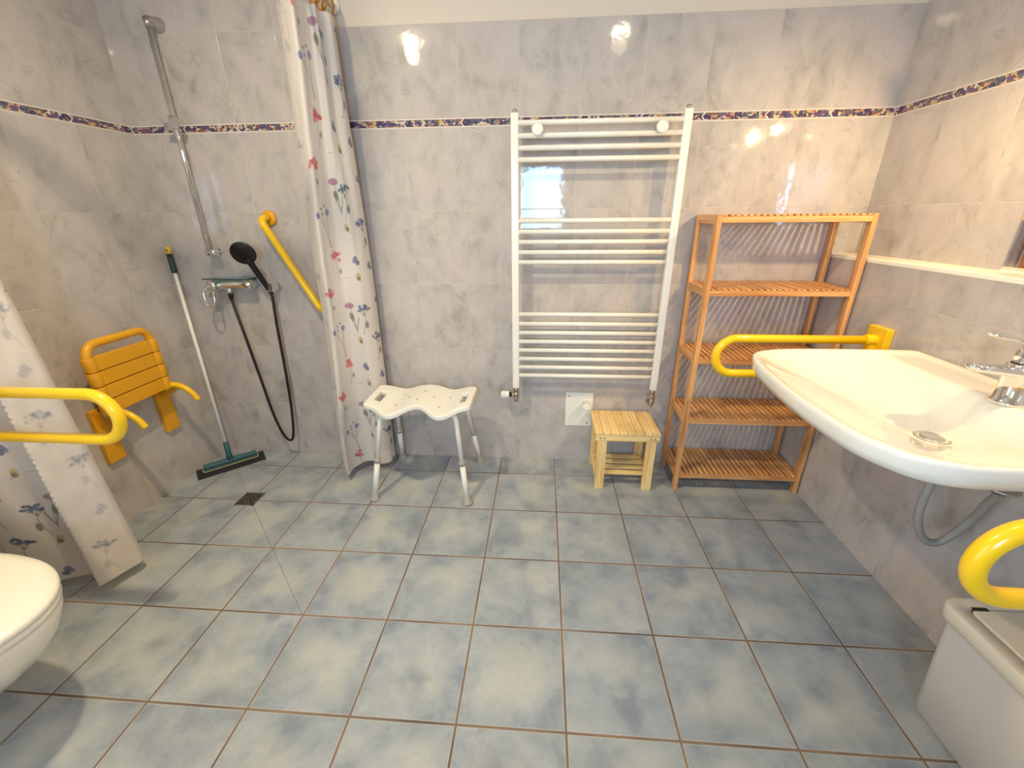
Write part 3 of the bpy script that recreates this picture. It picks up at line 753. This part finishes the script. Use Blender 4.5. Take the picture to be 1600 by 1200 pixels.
# ------------------------------------------------------------------ washbasin
BY = -1.0
def outline(n=120):
    key = [(0, .385), (.03, .398), (.2, .402), (.40, .400), (.50, .383), (.555, .355), (.585, .310), (.605, .24), (.618, .13), (.628, 0), (.628, -.10),
           (.616, -.228), (.582, -.301), (.549, -.336), (.49, -.360), (.40, -.366), (.2, -.367), (.03, -.362), (0, -.35)]
    P = spline([(a, bb, 0) for a, bb in key], 8)
    back = [Vector((0.0, -0.35 + 0.735 * k / 16, 0)) for k in range(1, 16)]
    return P + back
OUT = outline(); DA, DB = 0.243, -0.022
def basin_h(a, bb, tt):
    front = 0.742 + 0.123 * (max(0.0, (min(tt, 1.0) - 0.115) / 0.885) ** 0.95)
    s = min(1, max(0, (0.196 - a) / 0.062)); s = s * s * (3 - 2 * s)
    rear = 0.742 + 0.116 * s
    k = 0.010
    d = front - rear
    h = max(front, rear) + (k * 0.25 * max(0, 1 - abs(d) / k) ** 2)
    if tt > 0.90: h += 0.004 * math.sin(PI * min(1, (tt - 0.90) / 0.10)) 
    return h
t = tag(empty('washbasin', (XLOW, BY, 0.70)), 'wide white ceramic wheelchair accessible washbasin on the right wall', 'washbasin')
b = MB(); rings = []
T = [0.03, 0.06, 0.09, 0.12, 0.15, 0.18, 0.24, 0.30, 0.36, 0.42, 0.48, 0.54, 0.60, 0.66, 0.72, 0.78, 0.83, 0.88, 0.92, 0.95, 0.975, 0.99]
for tt in T:
    rings.append([Vector((XLOW - (DA + (p.x - DA) * tt), BY + (DB + (p.y - DB) * tt), basin_h(DA + (p.x - DA) * tt, 0, tt))) for p in OUT])
def sc_ring(s, z, ca=0.16):
    return [Vector((XLOW - max(0.0, ca + (p.x - ca) * s if p.x > ca else p.x), BY + p.y * s, z)) for p in OUT]
rings.append([Vector((XLOW - p.x, BY + p.y, 0.862)) for p in OUT])
rings.append([Vector((XLOW - p.x, BY + p.y, 0.852)) for p in OUT])
rings.append(sc_ring(0.996, 0.832)); rings.append(sc_ring(0.975, 0.812)); rings.append(sc_ring(0.90, 0.792)); rings.append(sc_ring(0.76, 0.768)); rings.append(sc_ring(0.60, 0.732)); rings.append(sc_ring(0.45, 0.708)); rings.append(sc_ring(0.25, 0.696))
b.loft(rings)
obj('basin', b, 'ceramic', t)
b = MB(); dxp, dyp = XLOW - DA, BY + DB
b.lathe([(0.041, 0.000), (0.041, 0.002), (0.036, 0.004), (0.030, 0.002), (0.029, 0.0005)], (dxp, dyp, 0.7420), (0, 0, 1), 36, 0)
b.lathe([(0.0275, 0.0), (0.0275, 0.0034), (0.022, 0.0046), (0.001, 0.0046)], (dxp, dyp, 0.7424), (0, 0, 1), 36, 0)
obj('waste_plug', b, 'steel', t)
# tap
fx, fy, fz = 1.098, -1.035, 0.8585
t = tag(empty('basin_tap', (fx, fy, fz)), 'chrome lever mixer tap on the back rim of the washbasin', 'tap')
K = 1.22
b = MB(); b.lathe([(r_ * K, h_ * K) for r_, h_ in [(0.027, 0), (0.027, 0.005), (0.0235, 0.008), (0.0225, 0.050), (0.025, 0.072), (0.025, 0.082), (0.021, 0.086)]], (fx, fy, fz), (0, 0, 1), 32)
bo = obj('body', b, 'chrome', t)
def slab(p0, p1, w0, w1, h0, h1, mbx, nn=10, seg=14):
    p0, p1 = Vector(p0), Vector(p1); d = (p1 - p0); sd = Vector((0, 1, 0)); up = sd.cross(d).normalized()
    if up.z < 0: up = -up
    rr = []
    for i in range(nn + 1):
        s = i / nn; e = math.sqrt(max(0.0, 1 - max(0, (s - 0.8) / 0.2) ** 2)) * 0.98 + 0.02
        w = (w0 + (w1 - w0) * s) * e; h = (h0 + (h1 - h0) * s) * (0.4 + 0.6 * e)
        rr.append([p0 + d * s + sd * (w * math.cos(2 * PI * k / seg)) + up * (h * math.sin(2 * PI * k / seg)) for k in range(seg)])
    mbx.loft(rr)
b = MB(); slab((fx + 0.004, fy, fz + 0.082), (fx - 0.128, fy, fz + 0.096), 0.027, 0.022, 0.016, 0.010, b); obj('spout', b, 'chrome', t)
b = MB(); b.lathe([(0.027, 0), (0.027, 0.024), (0.021, 0.040)], (fx + 0.006, fy, fz + 0.104), (0.1, 0, 1), 28)
slab((fx + 0.022, fy, fz + 0.146), (fx - 0.112, fy, fz + 0.180), 0.025, 0.014, 0.0075, 0.005, b); obj('lever', b, 'chrome', t)
# waste hose and valve under the basin
t = tag(empty('waste_hose', (1.15, -1.02, 0.36)), 'grey flexible waste pipe looping under the washbasin', 'pipe')
b = MB(); hp = spline([(1.052, -0.985, 0.688), (1.052, -0.990, 0.600), (1.046, -0.995, 0.520), (1.052, -1.000, 0.450), (1.085, -1.003, 0.388), (1.125, -1.006, 0.376), (1.150, -1.012, 0.410), (1.158, -1.035, 0.490), (1.130, -1.075, 0.575), (1.085, -1.125, 0.640), (1.055, -1.150, 0.668)], 20)
rad = [0.0100 + 0.0013 * (i % 2) for i in range(len(hp))]
b.tube(hp, rad, 16); obj('hose', b, 'greyhose', t)
b = MB(); b.lathe([(0.034, 0), (0.034, 0.004), (0.018, 0.008), (0.016, 0.016)], (1.045, -1.156, 0.684), (0, 0, -1)); obj('flange', b, 'steel', t)
t = tag(empty('angle_valve', (XLOW, -1.18, 0.52)), 'chrome angle valve on the wall below the washbasin', 'valve')
b = MB(); b.lathe([(0.024, 0), (0.024, 0.005), (0.010, 0.008), (0.010, 0.03), (0.013, 0.032), (0.013, 0.05)], (XLOW, -1.165, 0.535), (-1, 0, 0)); b.cyl((XLOW - 0.036, -1.165, 0.535), (XLOW - 0.036, -1.165, 0.575), 0.007)
obj('body', b, 'chrome', t)

# ------------------------------------------------------------------ mirror and its lamp
t = tag(empty('wall_mirror', (XR, -1.035, LEDGE_Z)), 'frameless wall mirror standing on the ledge above the washbasin', 'mirror')
b = MB(); b.box(XR - 0.006, -1.41, LEDGE_Z + 0.004, XR - 0.001, -0.66, 1.66); obj('mirror_glass', b, 'mirror', t)
b = MB(); b.box(XR - 0.011, -1.41, LEDGE_Z, XR - 0.001, -0.66, LEDGE_Z + 0.005); obj('ledge_reflection', b, 'white_plastic', t)  # white strip imitating the ledge's bright reflection at the mirror foot
t = tag(empty('mirror_lamp', (XR, -0.95, 1.78)), 'wall lamp with three warm spot bulbs above the mirror', 'lamp')
b = MB(); b.box(XR - 0.025, -1.40, 1.765, XR, -0.54, 1.795)
for p in BULBS: b.cyl((XR - 0.02, p[1], 1.78), (p[0] + 0.02, p[1], p[2]), 0.008)
obj('bar', b, 'chrome', t, bevel=0.003)
for p in BULBS:
    b = MB(); b.lathe([(0.010, 0), (0.022, 0.016), (0.026, 0.036), (0.018, 0.045), (0.004, 0.048)], (p[0] + 0.02, p[1], p[2]), (-0.8, 0, -0.35)); obj('bulb', b, 'bulb', t)
for i, (x, y) in enumerate(CEIL_LIGHTS):
    t = tag(empty('ceiling_light', (x, y, CEIL_Z)), ('small round ceiling downlight over the toilet side of the room', 'small round ceiling downlight over the washbasin side of the room')[i], 'lamp', 'ceiling lights')
    b = MB(); b.lathe([(0.085, 0), (0.085, 0.005), (0.072, 0.008), (0.066, 0.002), (0.066, 0.0)], (x, y, CEIL_Z), (0, 0, -1), 40); obj('frame', b, 'white_plastic', t)
    b = MB(); b.lathe([(0.050, 0), (0.050, 0.003), (0.044, 0.004)], (x, y, CEIL_Z), (0, 0, -1), 40); obj('diffuser', b, 'lamp', t)

# ------------------------------------------------------------------ bin
t = tag(empty('waste_bin', (1.10, -1.40, 0)), 'pale grey plastic bin with flat lid under the near support rail', 'bin')
def rrect(x0, y0, x1, y1, r, z, n=7):
    out = []
    for cx_, cy_, a0 in ((x1 - r, y1 - r, 0), (x0 + r, y1 - r, PI / 2), (x0 + r, y0 + r, PI), (x1 - r, y0 + r, 1.5 * PI)):
        for k in range(n + 1): a = a0 + PI / 2 * k / n; out.append(Vector((cx_ + r * math.cos(a), cy_ + r * math.sin(a), z)))
    return out
bx0, by0, bx1, by1, bh = 0.985, -1.545, 1.200, -1.232, 0.352
b = MB(); b.loft([rrect(bx0 + 0.012, by0 + 0.03, bx1 - 0.010, by1 - 0.018, 0.020, 0.0), rrect(bx0 + 0.004, by0 + 0.026, bx1 - 0.008, by1 - 0.012, 0.024, 0.012), rrect(bx0, by0, bx1 - 0.002, by1 + 0.018, 0.03, bh)]); obj('body', b, 'bin', t)
b = MB(); R1 = (bx0 - 0.010, by0 - 0.012, bx1 + 0.006, by1 + 0.034)
def rr2(e, z, r): return rrect(R1[0] + e, R1[1] + e, R1[2] - e, R1[3] - e, r, z)
b.loft([rr2(0.002, bh - 0.026, 0.04), rr2(0.0, bh - 0.024, 0.04), rr2(0.0, bh + 0.010, 0.04), rr2(0.002, bh + 0.013, 0.039), rr2(0.005, bh + 0.014, 0.036), rr2(0.036, bh + 0.016, 0.022), rr2(0.037, bh + 0.006, 0.02)]); rm = obj('rim', b, 'bin_lid', t, auto=True)
b = MB(); b.loft([rr2(0.041, bh + 0.004, 0.018), rr2(0.041, bh + 0.016, 0.018), rr2(0.044, bh + 0.018, 0.016)]); obj('lid', b, 'bin_lid', t)
b = MB(); b.box(R1[0] + 0.050, R1[3] - 0.046, bh + 0.0155, R1[0] + 0.085, R1[3] - 0.036, bh + 0.0188); obj('lid_slot', b, 'dark', t)

# ------------------------------------------------------------------ toilet
ty = -1.475; tx1 = -1.280; tx0 = wl_x(ty)
t = tag(empty('toilet', (tx0, ty, 0.06)), 'white wall hung toilet with closed lid at the left edge', 'toilet')
def oval(x_tip, hw, z, xb=None, n=28):
    xb = tx0 if xb is None else xb; out = []
    L = 0.33
    for k in range(n + 1):
        a = -PI / 2 + PI * k / n
        ca, sa = math.cos(a), math.sin(a)
        ca = math.copysign(abs(ca) ** 0.92, ca); sa = math.copysign(abs(sa) ** 0.92, sa)
        out.append(Vector((x_tip - L + L * ca, ty + hw * sa, z)))
    out.append(Vector((xb, ty + hw * 0.90, z))); out.append(Vector((xb, ty - hw * 0.90, z)))
    return out
Zt = -0.018
b = MB(); b.loft([oval(tx1 - 0.30, 0.070, 0.110), oval(tx1 - 0.24, 0.105, 0.145), oval(tx1 - 0.155, 0.140, 0.200), oval(tx1 - 0.075, 0.166, 0.270), oval(tx1 - 0.028, 0.182, 0.330), oval(tx1 - 0.008, 0.190, 0.380), oval(tx1 - 0.012, 0.187, 0.398)])
obj('bowl', b, 'ceramic', t)
b = MB(); xb = tx0 + 0.12; b.loft([oval(tx1 - 0.008, 0.190, 0.419 + Zt, xb), oval(tx1 - 0.002, 0.195, 0.423 + Zt, xb), oval(tx1 - 0.002, 0.195, 0.434 + Zt, xb), oval(tx1 - 0.006, 0.192, 0.437 + Zt, xb)]); obj('seat', b, 'lid', t)
b = MB(); b.loft([oval(tx1 - 0.004, 0.194, 0.4385 + Zt, xb), oval(tx1, 0.198, 0.443 + Zt, xb), oval(tx1, 0.198, 0.452 + Zt, xb), oval(tx1 - 0.005, 0.194, 0.459 + Zt, xb), oval(tx1 - 0.03, 0.176, 0.464 + Zt, xb + 0.01), oval(tx1 - 0.12, 0.10, 0.468 + Zt, xb + 0.03)]); obj('lid', b, 'lid', t)

# ------------------------------------------------------------------ curtains
BASE = np.array(srgb(224, 216, 211)); 
def paint(wid, hgt, px, seed, strip):
    """colour field of the printed cloth, (rows, columns, 3)"""
    rnd = random.Random(seed); nu = int(wid / px) + 1; nv = int(hgt / px) + 1
    img = np.ones((nv, nu, 3)) * BASE
    K = 1.75                                   # print magnification
    px /= K; wid /= K; hgt /= K; strip /= K
    U = np.arange(nu) * px; V = np.arange(nv) * px
    def blit(u0, u1, v0, v1, fn, col, al=1.0):
        i0, i1 = max(0, int(u0 / px)), min(nu, int(u1 / px) + 2); j0, j1 = max(0, int(v0 / px)), min(nv, int(v1 / px) + 2)
        if i0 >= i1 or j0 >= j1: return
        uu, vv = np.meshgrid(U[i0:i1], V[j0:j1]); mk = np.clip(fn(uu, vv), 0, 1)[..., None] * al
        img[j0:j1, i0:i1] = img[j0:j1, i0:i1] * (1 - mk) + np.array(srgb(*col)) * mk
    def dot(u, v, ru, rv, col, al=1.0):
        blit(u - ru - px, u + ru + px, v - rv - px, v + rv + px, lambda a, c: (1.25 - np.sqrt(((a - u) / ru) ** 2 + ((c - v) / rv) ** 2)) * 4, col, al)
    def seg(u0, v0, u1, v1, w, col, al=1.0):
        L2 = (u1 - u0) ** 2 + (v1 - v0) ** 2 + 1e-9
        def fn(a, c):
            s = np.clip(((a - u0) * (u1 - u0) + (c - v0) * (v1 - v0)) / L2, 0, 1)
            return (w * 0.5 + px * 0.55 - np.hypot(a - u0 - s * (u1 - u0), c - v0 - s * (v1 - v0))) / px
        blit(min(u0, u1) - w - px, max(u0, u1) + w + px, min(v0, v1) - w - px, max(v0, v1) + w + px, fn, col, al)
    def path(P, w, col, al=1.0):
        for p, q in zip(P, P[1:]): seg(*p, *q, w, col, al)
    STEM = (96, 92, 96); GRN = (104, 108, 92)
    def umbel(u, v, al):
        path([(u, v), (u + .004, v - .02), (u - .002, v - .045), (u - .008, v - .062)], .0014, STEM, al)
        for k in range(26):
            a = rnd.uniform(0, PI); r = rnd.uniform(.2, 1)
            dot(u + .022 * r * math.cos(a), v + .003 + .018 * r * math.sin(a), .0034, .0030, rnd.choice([(96, 112, 146), (70, 86, 120), (126, 142, 170)]), al)
        for k in (-2, -1, 0, 1, 2): seg(u, v - .010, u + .008 * k, v + .006, .001, STEM, al)
        dot(u + .007, v - .036, .005, .009, GRN, al)
    def carnation(u, v, al):
        path([(u, v), (u + .003, v - .03), (u + .001, v - .060)], .0012, (120, 112, 104), al)
        for k in range(14):
            a = rnd.uniform(0, 2 * PI); r = rnd.uniform(0, 1)
            dot(u + .017 * r * math.cos(a), v + .012 * r * math.sin(a) + .004, .0052, .0046, rnd.choice([(206, 110, 112), (190, 84, 92), (222, 142, 140)]), al)
        dot(u + .010, v - .034, .004, .006, (140, 140, 120), al)
    def thistle(u, v, al):
        path([(u, v), (u + .010, v - .03), (u + .016, v - .075)], .0014, GRN, al)
        dot(u, v, .013, .007, (160, 110, 138), al); dot(u, v + .003, .010, .004, (186, 136, 158), al)
        for a, c in ((.002, -.028), (.006, -.034)): dot(u + a, v + c, .005, .008, (122, 124, 104), al)
        path([(u + .016, v - .070), (u + .026, v - .035)], .0028, (112, 116, 98), al); path([(u + .014, v - .065), (u + .004, v - .040)], .0024, (122, 118, 104), al)
    def fly(u, v, al):
        dot(u, v + .005, .006, .006, (84, 100, 152), al); dot(u + .005, v - .005, .0065, .006, (66, 76, 126), al); dot(u - .006, v - .001, .004, .005, (110, 124, 168), al)
    def bud(u, v, al):
        dot(u, v, .0065, .009, (196, 178, 116), al); dot(u + .002, v - .005, .005, .005, (128, 112, 88), al); seg(u + .004, v - .008, u + .012, v - .014, .001, STEM, al)
    def twin(u, v, al):
        path([(u - .014, v), (u + .006, v - .022), (u + .020, v - .072)], .0012, STEM, al); path([(u + .020, v + .006), (u + .016, v - .03), (u + .020, v - .072)], .0012, STEM, al)
        dot(u - .017, v + .002, .006, .007, (100, 116, 166), al); dot(u + .020, v + .010, .0065, .007, (104, 122, 174), al)
        for a, c in ((-.002, .018), (.010, .024), (.0, .006)): dot(u + a, v + c, .0026, .0026, (84, 78, 92), al); 
        seg(u - .002, v + .018, u + .004, v - .02, .0009, STEM, al)
    def script(u, v, al): path([(u, v), (u + .006, v + .001), (u + .014, v), (u + .022, v + .001)], .0009, (130, 126, 132), al * 0.7)
    P, Q = 0.205, 0.300
    cells = [(.03, .27, umbel), (.085, .235, carnation), (.150, .205, thistle), (.035, .165, fly), (.10, .130, twin), (.175, .105, bud), (.055, .070, umbel),
             (.125, .030, carnation), (.19, .27, bud), (.185, .02, fly), (.012, .215, script), (.10, .055, script), (.145, .27, script), (.19, .175, umbel)]
    i = -1
    while i * P < wid:
        off = 0.13 * (i % 2)
        j = -1
        while j * Q < hgt + Q:
            for cu, cv, fn in cells:
                u = i * P + cu + rnd.uniform(-.006, .006); v = j * Q + cv + off + rnd.uniform(-.006, .006)
                al = 0.26 if u < strip else 0.80
                if abs(u - strip) < 0.006 : continue
                fn(u, v, al)
            j += 1
        i += 1
    # seam of the hem strip
    k = int(strip / px)
    img[:, max(0, k - 1):k + 1] *= 0.90
    return img

def resample(P, n):
    P = [Vector((*p, 0)) for p in P]; P = spline(P, 14); d = [0]
    for a, c in zip(P, P[1:]): d.append(d[-1] + (c - a).length)
    out = []; j = 0
    for k in range(n):
        s = d[-1] * k / (n - 1)
        while j < len(d) - 2 and d[j + 1] < s: j += 1
        f = (s - d[j]) / max(1e-9, d[j + 1] - d[j]); out.append(P[j].lerp(P[j + 1], f))
    return out, d[-1]

def curtain(name, bot, top, z0, z1, strip, seed, label, px=0.0031, hem=None, mids=()):
    _, wid = resample(bot, 50)
    nu = int(wid / px) + 1; nv = int((z1 - z0) / px) + 1
    keys = [(0.0, bot)] + list(mids) + [(1.0, top)]
    curves = [(q, resample(c, nu)[0]) for q, c in keys]
    img = paint(wid, z1 - z0, px, seed, strip)
    nu = min(nu, img.shape[1]); nv = min(nv, img.shape[0])
    org = Vector((sum(p[0] for p in bot) / len(bot), sum(p[1] for p in bot) / len(bot), 0))
    verts = []; cols = []
    for j in range(nv):
        q = j / (nv - 1)
        for a in range(len(curves) - 1):
            if q <= curves[a + 1][0] + 1e-9: break
        f = (q - curves[a][0]) / (curves[a + 1][0] - curves[a][0]); f = f * f * (3 - 2 * f) if len(curves) > 2 else f
        A, B_ = curves[a][1], curves[a + 1][1]
        for i in range(nu):
            p = A[i].lerp(B_[i], f); u = i * px; z = z0 + (z1 - z0) * q
            w = mnoise.noise(Vector((u * 9, z * 2.2, seed))) * 0.008 + mnoise.noise(Vector((u * 26, z * 9.0, seed + 5))) * 0.0022
            if u < strip: w += mnoise.noise(Vector((u * 26, z * 13, seed + 9))) * 0.0035
            if abs(u - strip) < 0.008: w += 0.0012 * math.sin(z * 300)
            zz = z + (hem(u) * (1 - q) ** 6 if hem else 0)
            verts.append((p.x + w * 0.7 - org.x, p.y - w - org.y, zz)); cols.append(img[j, i])
    me = bpy.data.meshes.new(name)
    faces = [(j * nu + i, j * nu + i + 1, (j + 1) * nu + i + 1, (j + 1) * nu + i) for j in range(nv - 1) for i in range(nu - 1)]
    me.from_pydata(verts, [], faces); me.update()
    ca = me.color_attributes.new('print', 'FLOAT_COLOR', 'POINT')
    arr = np.ones((len(verts), 4), dtype=np.float32); arr[:, :3] = np.array(cols); ca.data.foreach_set('color', arr.ravel())
    me.materials.append(M['cloth']); me.materials.append(M['satin'])
    ks = int(strip / px)
    mi = np.array([1 if (f % (nu - 1)) < ks else 0 for f in range(len(faces))], dtype=np.int32)
    me.polygons.foreach_set('material_index', mi); me.polygons.foreach_set('use_smooth', np.ones(len(faces), dtype=bool))
    o = bpy.data.objects.new(name, me); o.location = org; COL.objects.link(o)
    q = o.modifiers.new('thickness', 'SOLIDIFY'); q.thickness = 0.0008
    return tag(o, label, 'shower curtain')

bot = [(-1.150, -0.215), (-1.118, -0.262), (-1.092, -0.292), (-1.090, -0.230), (-1.060, -0.165), (-1.015, -0.150), (-0.960, -0.175), (-0.915, -0.150), (-0.908, -0.085), (-0.945, -0.050), (-0.985, -0.085), (-1.02, -0.040), (-1.05, -0.03)]
mid = [(-1.135, -0.180), (-1.105, -0.215), (-1.060, -0.250), (-1.045, -0.215), (-1.020, -0.170), (-0.985, -0.160), (-0.945, -0.150), (-0.915, -0.110), (-0.912, -0.060), (-0.945, -0.035), (-0.975, -0.070), (-1.00, -0.045), (-1.03, -0.035)]
top = [(-1.075, -0.225), (-1.040, -0.262), (-0.985, -0.290), (-0.975, -0.255), (-0.965, -0.215), (-0.935, -0.215), (-0.945, -0.165), (-0.915, -0.140), (-0.925, -0.085), (-0.965, -0.060), (-0.985, -0.085), (-0.985, -0.045), (-0.965, -0.03)]
curtain('shower_curtain', bot, top, 0.045, 2.035, 0.098, 3, 'flower print shower curtain gathered by the back wall beside the white shower stool', mids=[(0.5, mid)])
bot = [(-1.672, -0.900), (-1.662, -0.935), (-1.690, -1.000), (-1.712, -1.046), (-1.742, -1.014), (-1.790, -0.990), (-1.850, -1.008), (-1.905, -1.036), (-1.950, -1.052), (-1.985, -1.056), (-2.006, -1.058)]
top = [(-1.800, -0.900), (-1.792, -0.925), (-1.810, -0.975), (-1.830, -1.005), (-1.850, -0.985), (-1.880, -0.975), (-1.910, -0.990), (-1.945, -1.005), (-1.970, -1.014), (-1.988, -1.018), (-2.004, -1.020)]
curtain('shower_curtain', bot, top, 0.045, 2.035, 0.165, 8, 'flower print shower curtain hanging at the left edge behind the toilet')

# curtain rail and rings
RZ_ = 2.105; RXc = -0.955; RYc = -0.975
t = tag(empty('curtain_rail', (RXc, 0, RZ_)), 'white curtain rail around the shower corner below the ceiling', 'curtain rail')
b = MB(); b.tube(fillet([(RXc, 0.0, RZ_), (RXc, RYc, RZ_), (wl_x(RYc), RYc, RZ_)], 0.08), 0.011, 16); obj('rail', b, 'enamel', t)
b = MB(); b.lathe([(0.026, 0), (0.026, 0.006), (0.014, 0.012)], (RXc, 0, RZ_), (0, -1, 0)); obj('flange', b, 'enamel', t)
b = MB(); b.cyl((RXc, RYc, RZ_), (RXc, RYc, CEIL_Z), 0.008); obj('ceiling_support', b, 'enamel', t)
def ring(c, n, r=0.031, w=0.0042):
    n = Vector(n).normalized(); e1 = Vector((0, 0, 1)); e2 = n.cross(e1)
    b = MB(); b.tube([Vector(c) + (e1 * math.cos(2 * PI * k / 28) + e2 * math.sin(2 * PI * k / 28)) * r for k in range(28)], w, 10, closed=True)
    return b
locs = [((RXc, -0.055 - 0.055 * k, RZ_ - 0.020), (0.45, 1, 0)) for k in range(4)]
for k, (c, n) in enumerate(locs):
    o = obj('curtain_ring', ring(c, n), 'amber', origin=c)
    tag(o, ('amber plastic curtain ring nearest the back wall', 'amber plastic curtain ring second from the back wall', 'amber plastic curtain ring third from the back wall', 'amber plastic curtain ring fourth from the back wall')[k], 'curtain ring', 'amber curtain rings')
